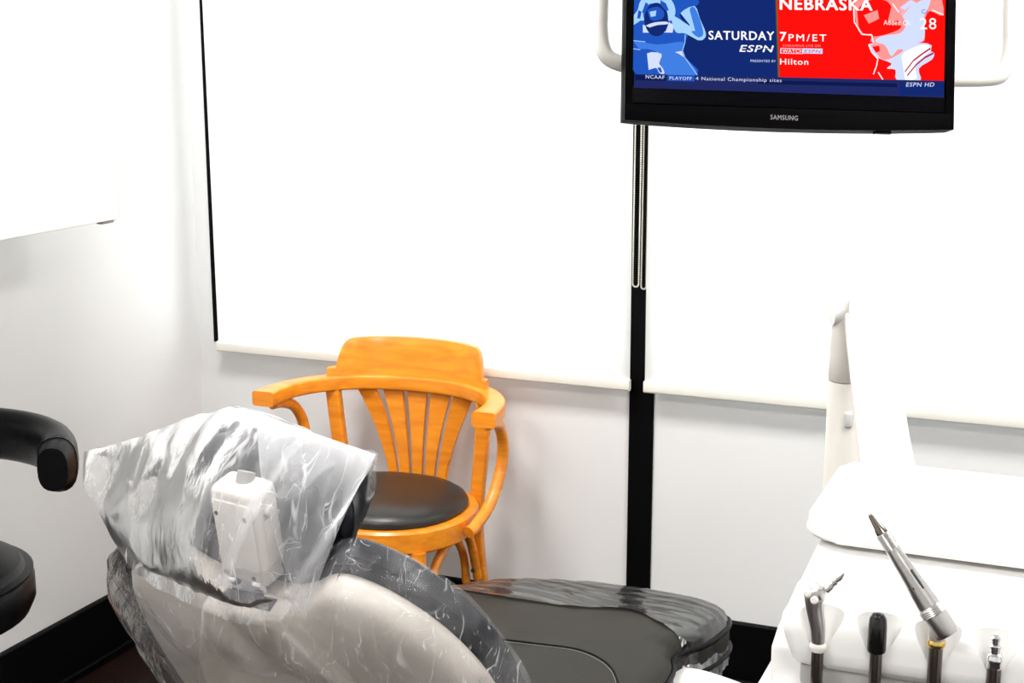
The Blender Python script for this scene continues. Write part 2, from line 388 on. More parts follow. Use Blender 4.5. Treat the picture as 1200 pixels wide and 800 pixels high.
# five fan splats
for k in range(5):
    q = k-2; bm = B(); n = 14; P1 = []
    for i in range(n+1):
        s = i/n; f = s**1.7
        xc = lerp(q*.0335, q*.068, .25*s+.75*f) ; hw = lerp(.0125, .0275, f)
        y = lerp(.188, bow(xc), s)-.002; z = lerp(.462, .70, s)
        P1.append((xc, hw, y, z))
    secs = [[V((x-h, y-.006, z)), V((x+h, y-.006, z)), V((x+h, y+.006, z)), V((x-h, y+.006, z))] for x, h, y, z in P1]
    vv = [[bm.verts.new(p) for p in c] for c in secs]
    for a, b in zip(vv, vv[1:]):
        for i in range(4): bm.faces.new((a[i], a[(i+1) % 4], b[(i+1) % 4], b[i]))
    bm.faces.new(vv[0][::-1]); bm.faces.new(vv[-1])
    bmesh.ops.bevel(bm, geom=[e for e in bm.edges if abs((e.verts[0].co-e.verts[1].co).normalized().z) > .5], offset=.003, segments=2, affect='EDGES')
    obj('back_splat', bm, 'wood', t)
# seat
def oval(a, bf, bb, n=48):
    o = []
    for i in range(n):
        th = 2*pi*i/n; c, s = cos(th), sin(th)
        o.append((a*math.copysign(abs(c)**.9, c), (bb if s > 0 else bf)*math.copysign(abs(s)**.9, s)))
    return o
o_ = oval(.222, .215, .198)
bm = B(); rings_obj(bm, o_, (0, 0), [(.80, .405), (.97, .398), (1, .404), (1.005, .43), (1, .449), (.975, .455), (.86, .453)], lambda u, v, h: V((u, v, h)))
obj('seat_ring', bm, 'wood', t)
bm = B(); rings_obj(bm, oval(.198, .194, .176), (0, 0), [(.94, .445), (1, .456), (1.0, .466), (.97, .476), (.88, .487), (.7, .495), (.4, .499), (.15, .500)], lambda u, v, h: V((u, v, h)))
obj('seat_cushion', bm, 'seatvinyl', t)
# legs: front pair round, rear pair run up to the arm rail as back posts
for sx in (-1, 1):
    bm = B(); pth = crom([(sx*.15, -.155, .402), (sx*.155, -.165, .28), (sx*.165, -.182, .12), (sx*.175, -.20, 0)], 6)
    sweep(bm, pth, circ(14, .0195), (1, 0, 0), lambda s: 1-.3*s); obj('leg', bm, 'wood', t)
    bm = B(); pth = crom([(sx*.205, .128, .70), (sx*.196, .135, .58), (sx*.182, .14, .45), (sx*.178, .145, .35), (sx*.185, .165, .2), (sx*.20, .215, .0)], 8)
    sweep(bm, pth, rect(.0185, .013, .006), (0, 1, 0), lambda s: (1-.25*s, 1)); obj('leg', bm, 'wood', t)
    # bentwood arm support
    bm = B(); pth = crom([(sx*.282, -.045, .690), (sx*.280, .0, .684), (sx*.274, .05, .662), (sx*.270, .085, .61), (sx*.266, .08, .545), (sx*.258, .03, .475), (sx*.243, -.03, .435), (sx*.236, -.055, .427)], 8)
    sweep(bm, pth, circ(14, .0135), (1, 0, 0), lambda s: 1+.12*s); obj('arm_support', bm, 'wood', t)
    # bent braces under the seat
    bm = B(); pth = crom([(sx*.162, -.155, .20), (sx*.163, -.135, .28), (sx*.168, -.10, .345), (sx*.175, -.05, .385), (sx*.178, .0, .402)], 8)
    sweep(bm, pth, circ(12, .0115), (1, 0, 0)); obj('brace', bm, 'wood', t)
    bm = B(); pth = crom([(sx*.18, .142, .235), (sx*.177, .125, .30), (sx*.176, .10, .35), (sx*.176, .06, .388), (sx*.176, .02, .404)], 8)
    sweep(bm, pth, circ(12, .0115), (1, 0, 0)); br = obj('brace', bm, 'wood', t)
    bm = B(); rod(bm, (sx*.176, .128, .262), (sx*.176, .118, .262), .005, 10); obj('bolt', bm, 'dgrey', br)
for sy, yy in ((-1, -.155), (1, .14)):
    bm = B(); pth = crom([(-.15, yy, .22), (-.14, yy, .30), (-.10, yy, .365), (-.05, yy, .398), (0, yy, .404), (.05, yy, .398), (.10, yy, .365), (.14, yy, .30), (.15, yy, .22)], 5)
    sweep(bm, pth, circ(10, .0105), (0, 1, 0)); obj('brace', bm, 'wood', t)

# ------------------------------------------------------------------ dental chair
DC = (-1.107, 1.664, 0); DR = R(-6)
dc = thing('dental_chair', 'reclined dental chair with pale moulded shell, dark upholstery and a headrest', 'dental chair', DC, DR)
RC = R(30)
def bp(u, v, n):      # back-plane coordinates -> chair local; n towards the rear
    return V((u, -v*sin(RC)-n*cos(RC), .79+v*cos(RC)-n*sin(RC)))
def sym(h): return [(-u, v) for u, v in h[:0:-1]] + h
top_ = [(0.0, -0.012), (0.0564, -0.012), (0.0827, -0.002), (0.1081, 0.01), (0.1335, 0.028), (0.1551, 0.034), (0.1786, 0.031), (0.2068, 0.018), (0.2369, -0.006), (0.2679, -0.044), (0.2933, -0.09), (0.3149, -0.152), (0.3262, -0.222), (0.3271, -0.292), (0.3149, -0.357), (0.282, -0.402), (0.2068, -0.422), (0.1128, -0.425), (0.0, -0.413)]
outl = [(p.x, p.y) for p in crom([(u, v, 0) for u, v in sym(top_)], 3)][:-1]
CC = (0, -.2)
wrap = lambda u: -.035*(abs(u)/.33)**3
bm = B()
prof = [(.93, -.045), (.975, -.042), (1.0, -.030), (1.0, -.020), (.985, -.006), (.955, .004), (.90, .010), (.8, .014), (.6, .016), (.35, .017)]
rings_obj(bm, outl, CC, prof, lambda u, v, h: bp(u, v, h+wrap(u)))
obj('back_shell', bm, 'shell', dc)
# upholstery: dark pad in front of the shell, showing beyond its rim
bm = B()
padtop = [(u*1.01, v+.022*(1 if v > -.2 else max(0, 1+(v+.2)/.1))+.026*max(0, 1-u/.11)) for u, v in top_]
pad = [(p.x, p.y) for p in crom([(u, v, 0) for u, v in sym(padtop)], 3)][:-1]
wrap2 = lambda u: -.035*(abs(u)/.33)**3
prof = [(.8, -.044), (.96, -.045), (1.0, -.052), (1.006, -.066), (.99, -.085), (.94, -.098), (.8, -.102), (.5, -.09), (.2, -.088)]
rings_obj(bm, pad, CC, prof, lambda u, v, h: bp(u, v, h+wrap2(u)))
obj('back_upholstery', bm, 'navyvinyl', dc)
# raised centre panel of the shell
bm = B(); cx = .0
pan = [(cx-.052, .0), (cx+.062, .0), (cx+.078, -.006), (cx+.150, -.155), (cx+.175, -.25), (cx+.18, -.385), (cx-.175, -.385), (cx-.17, -.25), (cx-.140, -.155), (cx-.062, -.006)]
poly(bm, pan, lambda u, v, d: bp(u, v, d+wrap(u)*.6), -.01, .044, .012, 3); obj('back_panel', bm, 'shell', dc, label='raised beige centre panel of the chair back')
bm = B(); poly(bm, [(-.035, .0005), (.055, .0005), (.055, .0025), (-.035, .0025)], lambda u, v, d: bp(u, v, d), .003, .024); obj('headrest_slot', bm, 'dgrey', dc, False)
# headrest bracket, box, cushion
bm = B(); box(bm, -.028, .030, -.002, .006, .770, .812, .001, 1)
obj('headrest_bar', bm, 'chrome', dc)
bm = B()
for sx in (-.021, .024):
    bm = B(); rod(bm, (sx-.007, -.004, .806), (sx+.007, -.004, .806), .007, 12); rod(bm, (sx, -.002, .80), (sx, -.003, .825), .0045, 10); obj('headrest_hinge', bm, 'chrome', dc)
HB = Matrix.Translation((.002, .004, .882)) @ Matrix.Rotation(R(14), 4, 'X') @ Matrix.Rotation(R(4), 4, 'Y') @ Matrix.Rotation(R(0), 4, 'Z')
bm = B(); box(bm, -.041, .041, -.026, .030, -.079, .079, .013, 4, HB); hb = obj('headrest_box', bm, 'cream', dc)
bm = B(); box(bm, -.033, .033, -.030, -.024, -.066, .062, .0025, 2, HB); obj('rear_cover', bm, 'cream', hb)
for px, pz in ((-.026, .040), (.023, .040), (-.026, -.058), (.023, -.058)):
    bm = B(); lathe(bm, [(.0035, 0), (.0035, .0012)], HB @ Matrix.Translation((px, -.0295, pz)) @ Matrix.Rotation(pi/2, 4, 'X'), 12); obj('screw', bm, 'dgrey', hb)
bm = B(); lathe(bm, [(.009, 0), (.009, .006), (.007, .009)], HB @ Matrix.Translation((.040, .0, .044)) @ Matrix.Rotation(pi/2, 4, 'Y'), 16); obj('release_button', bm, 'cream', hb)
bm = B(); box(bm, .0405, .0418, -.012, .014, -.045, .03, .001, 1, HB); obj('side_cover', bm, 'cream', hb)
bm = B(); rod(bm, HB @ V((0, .005, .07)), HB @ V((0, .016, .088)), .013, 16); obj('headrest_knuckle', bm, 'grey', dc)
hr = [(0, .072), (.05, .075), (.10, .066), (.132, .04), (.143, 0), (.136, -.045), (.11, -.082), (.06, -.09), (0, -.08)]
hro = [(p.x, p.y) for p in crom([(u, v, 0) for u, v in sym(hr)], 4)][:-1]
HM = Matrix.Translation((-.010, .075, .925)) @ Matrix.Rotation(R(14), 4, 'X')
bm = B(); rings_obj(bm, hro, (0, 0), [(.6, -.028), (.92, -.026), (1, -.012), (1.01, .005), (.98, .025), (.85, .038), (.5, .034), (.2, .032)],
          lambda u, v, h: HM @ V((u, h+.25*u*u*-4, v)))
obj('headrest_cushion', bm, 'navyvinyl', dc)
# seat and legrest cushion, one long pad
leg_o = [(.05, .27), (.22, .275), (.315, .33), (.343, .45), (.348, .58), (.347, .70), (.338, .785), (.314, .845), (.320, .885), (.342, .95), (.346, 1.03), (.340, 1.075), (.318, 1.115), (.25, 1.135), (.14, 1.13), (.03, 1.105), (-.07, 1.062), (-.145, 1.01), (-.205, .935), (-.24, .84), (-.247, .70), (-.25, .5), (-.245, .37), (-.20, .295)]
def closed(pts, n=4):
    P = pts[-2:]+pts+pts[:3]; c = crom([(a, b, 0) for a, b in P], n); return [(p.x, p.y) for p in c[2*n:-3*n+0]][:len(pts)*n]
LO = closed(leg_o, 4); LC = (.048, .62)
def legz(u, v):       # gentle fall towards the foot end and a shallow dish in the seat
    return -.013*max(0, (v-.85)/.27)**1.6 - .02*exp(-((v-.42)/.16)**2)
tops = [(.97, .345), (1.0, .352), (1.008, .385), (1.004, .412), (.985, .434), (.95, .447), (.88, .455), (.75, .460), (.5, .462), (.2, .463)]
bm = B(); rings_obj(bm, LO, LC, tops, lambda u, v, h: V((u, v, h+legz(u, v)*(1 if h > .38 else .6)))); obj('seat_cushion', bm, 'chairvinyl', dc)
def rho(u, v):
    # scale of the outline that passes through (u, v)
    a = math.atan2(v-LC[1], u-LC[0]); best = None
    for i in range(len(LO)):
        p, q = LO[i], LO[(i+1) % len(LO)]
        a1 = math.atan2(p[1]-LC[1], p[0]-LC[0]); da = (math.atan2(q[1]-LC[1], q[0]-LC[0])-a1+pi) % (2*pi)-pi
        db = (a-a1+pi) % (2*pi)-pi
        if (0 <= db <= da) or (da <= db <= 0):
            k = db/da if abs(da) > 1e-9 else 0
            e = (lerp(p[0], q[0], k), lerp(p[1], q[1], k)); return sqrt(((u-LC[0])**2+(v-LC[1])**2)/((e[0]-LC[0])**2+(e[1]-LC[1])**2))
    return 1
def topz(u, v):
    r = rho(u, v); P = [(0, .463)] + [(s, h) for s, h in tops[::-1]]
    for (s0, h0), (s1, h1) in zip(P, P[1:]):
        if s0 <= r <= s1: return lerp(h0, h1, (r-s0)/(s1-s0))+legz(u, v)
    return .385+legz(u, v)
for zz, sc in ((.418, 1.004), (.366, 1.010)):
    bm = B(); ringp = [V((LC[0]+(u-LC[0])*sc, LC[1]+(v-LC[1])*sc, zz+legz(u, v))) for u, v in LO]; ringp.append(ringp[0])
    sweep(bm, ringp, circ(8, .0055), (0, 0, 1), cap=False); obj('piping', bm, 'vinyl', dc)
# stitched seams across the legrest and along its side
bm = B(); sm = crom([(-.24, .655), (-.12, .66), (0, .672), (.10, .69), (.18, .715), (.255, .70), (.31, .64), (.325, .56), (.33, .4)], 10) if False else None
seam = crom([(-.235, .66, 0), (-.12, .665, 0), (0, .68, 0), (.10, .70, 0), (.18, .715, 0), (.25, .69, 0), (.30, .63, 0), (.32, .55, 0), (.325, .4, 0)], 10)
sweep(bm, [V((p.x, p.y, topz(p.x, p.y)+.0005)) for p in seam], circ(6, .0024), (0, 0, 1)); obj('seam', bm, 'vinyl', dc)
bm = B()
for i in range(0, len(seam)-1):
    for k in (0.1, .6):
        p = seam[i].lerp(seam[i+1], k); q = seam[i].lerp(seam[i+1], k+.28)
        rod(bm, (p.x, p.y-.007, topz(p.x, p.y-.007)+.0006), (q.x, q.y-.007, topz(q.x, q.y-.007)+.0006), .0007, 5)
obj('stitching', bm, 'grey', dc, kind='stuff')
# under frame, lift column and base
bm = B(); box(bm, -.17, .26, .32, .98, .30, .35, .015, 2); obj('seat_frame', bm, 'dgrey', dc)
bm = B(); box(bm, -.09, .15, .14, .30, .30, .46, .02, 3); obj('back_frame', bm, 'dgrey', dc)
bm = B(); poly(bm, rect(.15, .19, .06, 5), lambda u, v, d: V((u+.04, v+.42, d)), .06, .31, .01, 2); obj('lift_column', bm, 'cream', dc)
bm = B(); poly(bm, rect(.24, .42, .12, 6), lambda u, v, d: V((u+.04, v+.42, d)), 0, .07, .02, 3); obj('base_plate', bm, 'cream', dc)

# clear bag over headrest and back
def fbm(p, s): return noise.noise(V(p)*s)*.6+noise.noise(V(p)*s*2.3+V((7, 3, 1)))*.3+(.5-abs(noise.noise(V(p)*s*1.4+V((2, 9, 4)))))*.5
def curve_at(pts, s):
    n = len(pts)-1; k = min(int(s*n), n-1); f = s*n-k
    P = [V(p) for p in pts]; a = P[max(k-1, 0)]; b = P[k]; c = P[k+1]; d = P[min(k+2, n)]
    return .5*((2*b)+(c-a)*f+(2*a-5*b+4*c-d)*f*f+(3*b-a-3*c+d)*f**3)
bm = B(); DN = bm.verts.layers.float.new('dens')
NS, NT = 80, 44
topc = [(-.335, .03, .942), (-.24, .035, .975), (-.15, .04, 1.012), (-.06, .035, 1.045), (.0, .03, 1.048), (.07, .03, 1.035), (.14, .03, 1.022), (.21, .03, 1.017)]
botc = [(-.225, -.015, .812), (-.17, -.045, .80), (-.10, -.06, .79), (-.05, -.068, .785), (.0, -.072, .78), (.05, -.07, .775), (.095, -.066, .795), (.142, -.05, .795)]
boti = [(-.25, .13, .84), (-.17, .15, .86), (-.10, .15, .86), (-.05, .15, .86), (.0, .15, .86), (.06, .15, .86), (.11, .10, .85), (.150, .0, .82)]
for bot, sg in ((botc, -1), (boti, 1)):
    P = []
    for j in range(NT+1):
        tt = j/NT; row = []
        for i in range(NS+1):
            s = i/NS; a = curve_at(topc, s); b = curve_at(bot, s)
            p = a.lerp(b, tt)
            # the bag bellies out over the cushion / box just under its folded top
            cover = exp(-((s-.54)/.30)**2)
            p.y += sg*(.055*cover*sin(pi*min(1, tt*1.1))**.5 + .012*sin(pi*tt))
            p.x -= .02*sin(pi*tt)*(1 if s > .9 else 0)*0
            # folds running from the top point down to the hem
            am = .010*sin(pi*min(1, tt*1.6+.05))*(1-cover*.45)
            p.y += sg*am*(fbm((s*9+tt*1.2, tt*1.3, sg*3), 1.0)*1.6+.7*sin(s*31+tt*6+2*noise.noise(V((s*4, tt*2, 0)))))
            p.z += .006*fbm((s*14, tt*5, 5), 1.0)
            row.append(p)
        P.append(row)
    for j, rw in enumerate(grid(bm, P)):
        for i, v_ in enumerate(rw):
            q = i/NS; tt = j/NT; top = max(0, 1-tt/.16)
            v_[DN] = (.14*top+.55*max(0, noise.noise(V((q*19+tt*2.5, tt*1.0, sg*3)))-.22)+.16*max(0, 1-q/.10)) if sg < 0 else .12*top-.02
# right fold flap: denser double layer, whitened at its top as a painted highlight
P = []
for j in range(25):
    tt = j/24; row = []
    for i in range(19):
        s = i/18
        a = V((.01, .022, 1.05)).lerp(V((.21, .024, 1.018)), s); b = V((.144, -.058, .795))
        p = a.lerp(b, tt); p.y -= .022*sin(pi*tt)*(1-.4*s)+.008*fbm((s*8, tt*2, 11), 1)*sin(pi*tt); row.append(p)
    P.append(row)
for j, rw in enumerate(grid(bm, P)):
    for i, v_ in enumerate(rw):
        k = j/24+.10*noise.noise(V((i*.45, j*.2, 1)))
        v_[DN] = .02+.55*max(0, min(1, 1-k/.34))+.18*max(0, noise.noise(V((i*.55+j*.05, j*.06, 4))))
# lower part: hugs the back shell and wraps its sides
bo = [(p.x, p.y) for p in crom([(u, v, 0) for u, v in sym(padtop)], 8)][:-1]
k0 = 0; n_ = len(bo); prf = []
for k in range(27):
    tt = k/26
    if tt < .62: s_ = lerp(.40, 1.0, tt/.62); h_ = .056-.032*(tt/.62)**2
    else: s_ = 1.03; h_ = lerp(.024, -.085, (tt-.62)/.38)
    prf.append((s_, h_))
rows = []
for s_, h_ in prf:
    row = []
    for i in range(n_+1):
        u, v = bo[i % n_]; u = CC[0]+(u-CC[0])*s_*1.01; v = CC[1]+(v-CC[1])*s_
        sad = exp(-(u/.10)**2)*max(0, (v+.12)/.12) if v > -.12 else 0
        d = .007*fbm((u*6, v*5+u*5, h_*9), 1.2)+.004*sin(26*u+34*v+5*noise.noise(V((u*5, v*5, 0))))
        rim = 1 if s_ < 1 else 1
        g = bp(u+.010*fbm((v*9, h_*20, u), 1)*(s_ >= 1), v+.008*fbm((u*9, h_*22, v), 1)*(s_ >= 1), h_+wrap2(u)*.9+.006+d)
        row.append(g)
    rows.append(row)
nf = len(bm.faces); grid(bm, rows); bm.faces.ensure_lookup_table()
for f in bm.faces[nf:]: f.material_index = 1
bag = obj('plastic_bag', bm, ['bag', 'bag_low'], None, 60, recalc=False); bag.location = DC; bag.rotation_euler = (0, 0, DR)
tag(bag, 'crumpled clear plastic bag pulled over the headrest and back of the dental chair', 'bag')

# clear sleeve over the foot end
bm = B()
arc = [p for p in LO if p[1] > .885]
arc = sorted(arc, key=lambda p: math.atan2(p[1]-.80, p[0]-LC[0]))
fa = [(p.x, p.y) for p in crom([(a, b, 0) for a, b in arc], 3)]
P = []
NSL = 26
def opening(u): return .878+.012*sin(u*9)+.045*exp(-((u-.20)/.08)**2)
for (ua, va) in fa:
    row = []
    for j in range(NSL+1):
        s = j/NSL; u = lerp(lerp(ua, LC[0], .06), ua, s); v = lerp(min(opening(ua), va-.004), va, s)
        z = topz(u, v)+.004
        z += .0022*sin(v*150+6*noise.noise(V((u*5, v*5, 0))))*(.4+.6*s)+.0012*noise.noise(V((u*14, v*60, 2)))
        row.append(V((u, v, z)))
    last = row[-1]
    for k in range(1, 8):
        q = k/7; side = max(0, (ua-.1)/.24)
        o = .012+.012*noise.noise(V((ua*25, va*25, q)))
        row.append(V((LC[0]+(last.x-LC[0])*(1+o*.8*min(1, q*3)), LC[1]+(last.y-LC[1])*(1+o*.5*min(1, q*3)), last.z-.012*min(1, q*2)-.058*q-.030*side*q*(1 if va < 1.02 else .4)+.004*noise.noise(V((ua*40, va*40, 1)))*q)))
    P.append(row)
grid(bm, P); bm.faces.ensure_lookup_table()
for i, f in enumerate(bm.faces):
    if i % (len(P[0])-1) >= NSL+2: f.material_index = 1  # skirt faces get the film with caught light painted in
sl = obj('plastic_sleeve', bm, ['sleeve', 'sleeve_fold_lit'], None, 70, recalc=False); sl.location = DC; sl.rotation_euler = (0, 0, DR)
tag(sl, 'clear shiny plastic sleeve stretched over the foot end of the dental chair', 'plastic cover')

# ------------------------------------------------------------------ assistant stool at left
st = thing('assistant_stool', 'black padded stool with a curved body-support arm at the left edge', 'stool', (-1.845, 1.768, -.0), 0)
n = 40; cz = .70
bm = B(); lathe(bm, [(.05, 0.588), (.15, 0.586), (.183, 0.592), (.194, 0.615), (.194, 0.650), (.187, 0.662), (.18, 0.666), (.172, 0.680), (.14, 0.693), (.08, 0.699), (.01, 0.700)], n=48); obj('seat', bm, 'vinyl', st)
bm = B(); lathe(bm, [(.1885, .659), (.1925, .662), (.1925, .666), (.1885, .668)], n=48); obj('piping', bm, 'vinyl', st)
bm = B(); lathe(bm, [(.12, .58), (.12, .602)], n=24); lathe(bm, [(.025, .30), (.025, .59)], n=20); lathe(bm, [(.035, .08), (.035, .33)], n=20); obj('gas_column', bm, 'chrome', st)
for k in range(5):
    a = 2*pi*k/5+.4; bm = B()
    sweep(bm, [(.03*cos(a), .03*sin(a), .10), (.16*cos(a), .16*sin(a), .095), (.28*cos(a), .28*sin(a), .07)], rect(.02, .014, .005), (0, 0, 1), lambda s: 1-.3*s); lg = obj('foot', bm, 'chrome', st)
    bm = B(); c = V((.275*cos(a), .275*sin(a), .026)); d = V((-sin(a), cos(a), 0))*.022
    rod(bm, c-d, c+d, .026, 16); rod(bm, c, c+V((0, 0, .045)), .008, 8); obj('caster', bm, 'rubber', lg)
bm = B(); ra = .248
arcp = [(ra*cos(a), ra*sin(a), .858-.004*sin(a)) for a in [R(22+i*7.5) for i in range(22)]]
sc = circ(20, .032, .047, .8)
def endround(s):
    e = min(s, 1-s)*21
    return 1 if e >= 1 else .80+.2*sqrt(max(0, 1-(1-e)**2))
sweep(bm, arcp, sc, (0, 0, 1), endround); arm = obj('support_arm', bm, 'vinyl', st)
bm = B(); e0 = arcp[1]; sweep(bm, [arcp[1], V(arcp[1]).lerp(V(arcp[2]), .12)], circ(20, .0335, .0485, .8), (0, 0, 1)); obj('end_seam', bm, 'vinyl', arm)
bm = B(); pth = crom([(.06, 0.02, .61), (-.05, .12, .60), (-.15, .22, .62), (-.19, .25, .70), (-.165, .205, .84)], 6); sweep(bm, pth, circ(12, .012), (.3, 1, .2)); obj('arm_stem', bm, 'chrome', st)

# ------------------------------------------------------------------ delivery unit on its arm
du = thing('delivery_unit', 'white dental delivery unit with instrument rail on a jointed swing arm', 'delivery unit', (-.36, 2.16, 0), 0)
DX, DY = -.36, 2.16
L3 = lambda x, y, z: V((x-DX, y-DY, z))
# head
def dbox(bm, x0, x1, y0, y1, z0, z1, bev, seg=3): return box(bm, x0-DX, x1-DX, y0-DY, y1-DY, z0, z1, bev, seg)
bm = B()
side = [(1.175, .99), (1.175, 1.052), (1.20, 1.062), (1.288, 1.064), (1.30, 1.072), (1.42, 1.080), (1.66, 1.083), (1.72, 1.06), (1.72, .985)]
def dh(u, v, d): return L3(d, u, v)
a = [bm.verts.new(dh(u, v, -.248)) for u, v in side]; b = [bm.verts.new(dh(u, v, .30)) for u, v in side]
bm.faces.new(a[::-1]); bm.faces.new(b); nn = len(side)
for i in range(nn): bm.faces.new((a[i], a[(i+1) % nn], b[(i+1) % nn], b[i]))
bmesh.ops.bevel(bm, geom=list(bm.edges), offset=.0055, segments=3, profile=.5, affect='EDGES')
obj('control_head', bm, 'white', du)
# instrument rail with funnel recesses
bm = B(); sec = rect(.030, .0265, .020, 6)
sweep(bm, [L3(-.232, 1.183, 1.066), L3(-.229, 1.183, 1.067), L3(-.222, 1.183, 1.068), L3(-.205, 1.183, 1.068), L3(.30, 1.190, 1.068)], sec, (0, 0, 1), lambda s: {0: .72, .25: .86, .5: .95}.get(round(s, 2), 1))
rail = obj('instrument_rail', bm, 'white', du)
ST = [(-.203, 1.152), (-.155, 1.153), (-.108, 1.154), (-.062, 1.155), (-.016, 1.156)]
bm = B()
for x, y in ST:
    lathe(bm, [(.0065, -.06), (.0065, -.016), (.019, .024), (.0195, .04)], Matrix.Translation(L3(x, y+.010, 1.068)), 28)
cut = obj('cutter', bm, 'white'); cut.location = du.location
dgm = bpy.context.evaluated_depsgraph_get()
boolean_cut(rail, cut)
bm = B(); dbox(bm, -.22, .30, 1.163, 1.20, 1.025, 1.046, .004, 2); obj('rail_underside', bm, 'grey', du)
bm = B(); dbox(bm, -.262, -.16, 1.13, 1.30, .985, 1.012, .009, 3); obj('lower_shell', bm, 'white', du)
# tray
bm = B(); poly(bm, [(u, v) for u, v in rect(.185, .120, .035, 7)], lambda u, v, d: L3(u-.077, v+1.487, d), 1.083, 1.101, .005, 3); tr = obj('tray', bm, 'white', du)
bm = B(); poly(bm, [(u, v) for u, v in rect(.1865, .1215, .036, 7)], lambda u, v, d: L3(u-.077, v+1.487, d), 1.086, 1.0915, .0015, 1); obj('tray_rim', bm, 'white', tr)
bm = B(); rod(bm, L3(.0, 1.52, 1.078), L3(.0, 1.52, 1.09), .04, 20); obj('tray_mount', bm, 'white', du)
# post
PX, PY = -.359, 2.165
bm = B(); lathe(bm, [(.0255, .42), (.0255, 1.058), (.0245, 1.0595)], Matrix.Translation(L3(PX, PY, 0)), 32); obj('post', bm, 'cream', du)
bm = B(); lathe(bm, [(.0245, 1.0605), (.0255, 1.062), (.0250, 1.10), (.0235, 1.15), (.0215, 1.18), (.016, 1.195), (.008, 1.2), (.002, 1.201)], Matrix.Translation(L3(PX, PY, 0)), 32); obj('post_knuckle', bm, 'cream', du)
bm = B(); box(bm, -.0065, .0065, -.003, .004, -.013, .013, .0045, 3, Matrix.Translation(L3(PX+.012, PY-.0235, 1.005)) @ Matrix.Rotation(R(27), 4, 'Z')); obj('release_button', bm, 'white', du)
# flexible arm: box section with rounded shoulder, falling towards the head
pth = crom([L3(-.338, 2.178, 1.172), L3(-.330, 2.15, 1.175), L3(-.315, 2.09, 1.157), L3(-.292, 2.0, 1.125), L3(-.255, 1.86, 1.062), L3(-.218, 1.73, 1.005)], 7)
bm = B(); sweep(bm, pth, rect(.0275, .030, .018, 4), (0, 0, 1), lambda s: ((.72+.34*min(1, s*3)) if s > 0.02 else .6, (.55+.45*min(1, s*4)) if s > .02 else .4)); obj('flex_arm', bm, 'white', du)
bm = B(); sweep(bm, [p+V((-.0285-.001*i/len(pth), -.004, -.012)) for i, p in enumerate(pth) if 8 < i < 34], rect(.0035, .011, .003, 2), (0, 0, 1)); obj('arm_cover', bm, 'cream', du)
bm = B(); rod(bm, L3(-.382, 2.155, 1.165), L3(-.305, 2.19, 1.165), .021, 24); obj('shoulder_joint', bm, 'white', du)
bm = B(); rod(bm, L3(-.218, 1.735, .93), L3(-.218, 1.735, 1.01), .034, 24); obj('head_pivot', bm, 'white', du)
# lower rigid arm to the chair base
pth = crom([L3(-.93, 2.12, .20), L3(-.87, 2.36, .26), L3(-.74, 2.475, .345), L3(-.60, 2.46, .355), L3(-.46, 2.33, .37), L3(PX, PY, .40)], 8)
bm = B(); sweep(bm, pth, rect(.05, .035, .024, 4), (0, 0, 1)); obj('swing_arm', bm, 'white', du)
bm = B(); lathe(bm, [(.05, .355), (.05, .42), (.042, .44), (.028, .447)], Matrix.Translation(L3(PX, PY, 0)), 28); obj('post_collar', bm, 'white', du)

# instruments standing in the rail
def inst(name, label, cat, i):
    x, y = ST[i]; t = thing(name, label, cat, (x, y, 1.00), 0); return t
def stem(t, m, r, z1, n=20):
    bm = B(); lathe(bm, [(r*.9, .0), (r, .004), (r, z1)], n=n); obj('stem', bm, m, t)
# syringe
t = inst('air_water_syringe', 'metal air-water syringe with two buttons at the left end of the rail', 'dental syringe', 0)
stem(t, 'darksteel', .0052, .066)
bm = B(); lathe(bm, [(.0064, .064), (.0074, .067), (.0074, .069), (.0062, .071)]); obj('collar', bm, 'cream', t)
bm = B(); pth = crom([(0, 0, .07), (-.001, 0, .085), (-.004, 0, .10), (-.005, 0, .113)], 5); sweep(bm, pth, circ(18, .0066), (0, 1, 0), lambda s: .85+.42*s); obj('handle', bm, 'satin', t)
bm = B(); lathe(bm, [(.004, -.009), (.0080, -.006), (.0086, 0), (.0080, .005), (.004, .008)], Matrix.Translation((-.004, 0, .114)) @ Matrix.Rotation(R(62), 4, 'Y'), 20); obj('head', bm, 'satin', t)
for bx, bz in ((-.009, .116), (-.003, .111)):
    bm = B(); lathe(bm, [(.0034, 0), (.0034, .005), (.0022, .0062)], axis(V((bx, -.006, bz)), (0, -1, .25)), 14); obj('button', bm, 'cream', t)
bm = B()
d = V((.62, .1, .75)).normalized(); p0 = V((.004, .003, .117))
lathe(bm, [(.0034, 0), (.0034, .006), (.0026, .007), (.0026, .009), (.0032, .0095), (.0032, .0115), (.0024, .012), (.0024, .014), (.003, .0145), (.003, .0165), (.0015, .0215)], axis(p0, d), 12); obj('tip', bm, 'satin', t)
# black capped tube
t = inst('capped_handpiece', 'black-capped metal handpiece standing second from left in the rail', 'handpiece', 1)
stem(t, 'darksteel', .0052, .075)
bm = B(); lathe(bm, [(.0072, .071), (.0078, .073), (.0076, .093), (.0070, .100), (.0048, .1035), (.0015, .1045)]); obj('cap', bm, 'rubber', t)
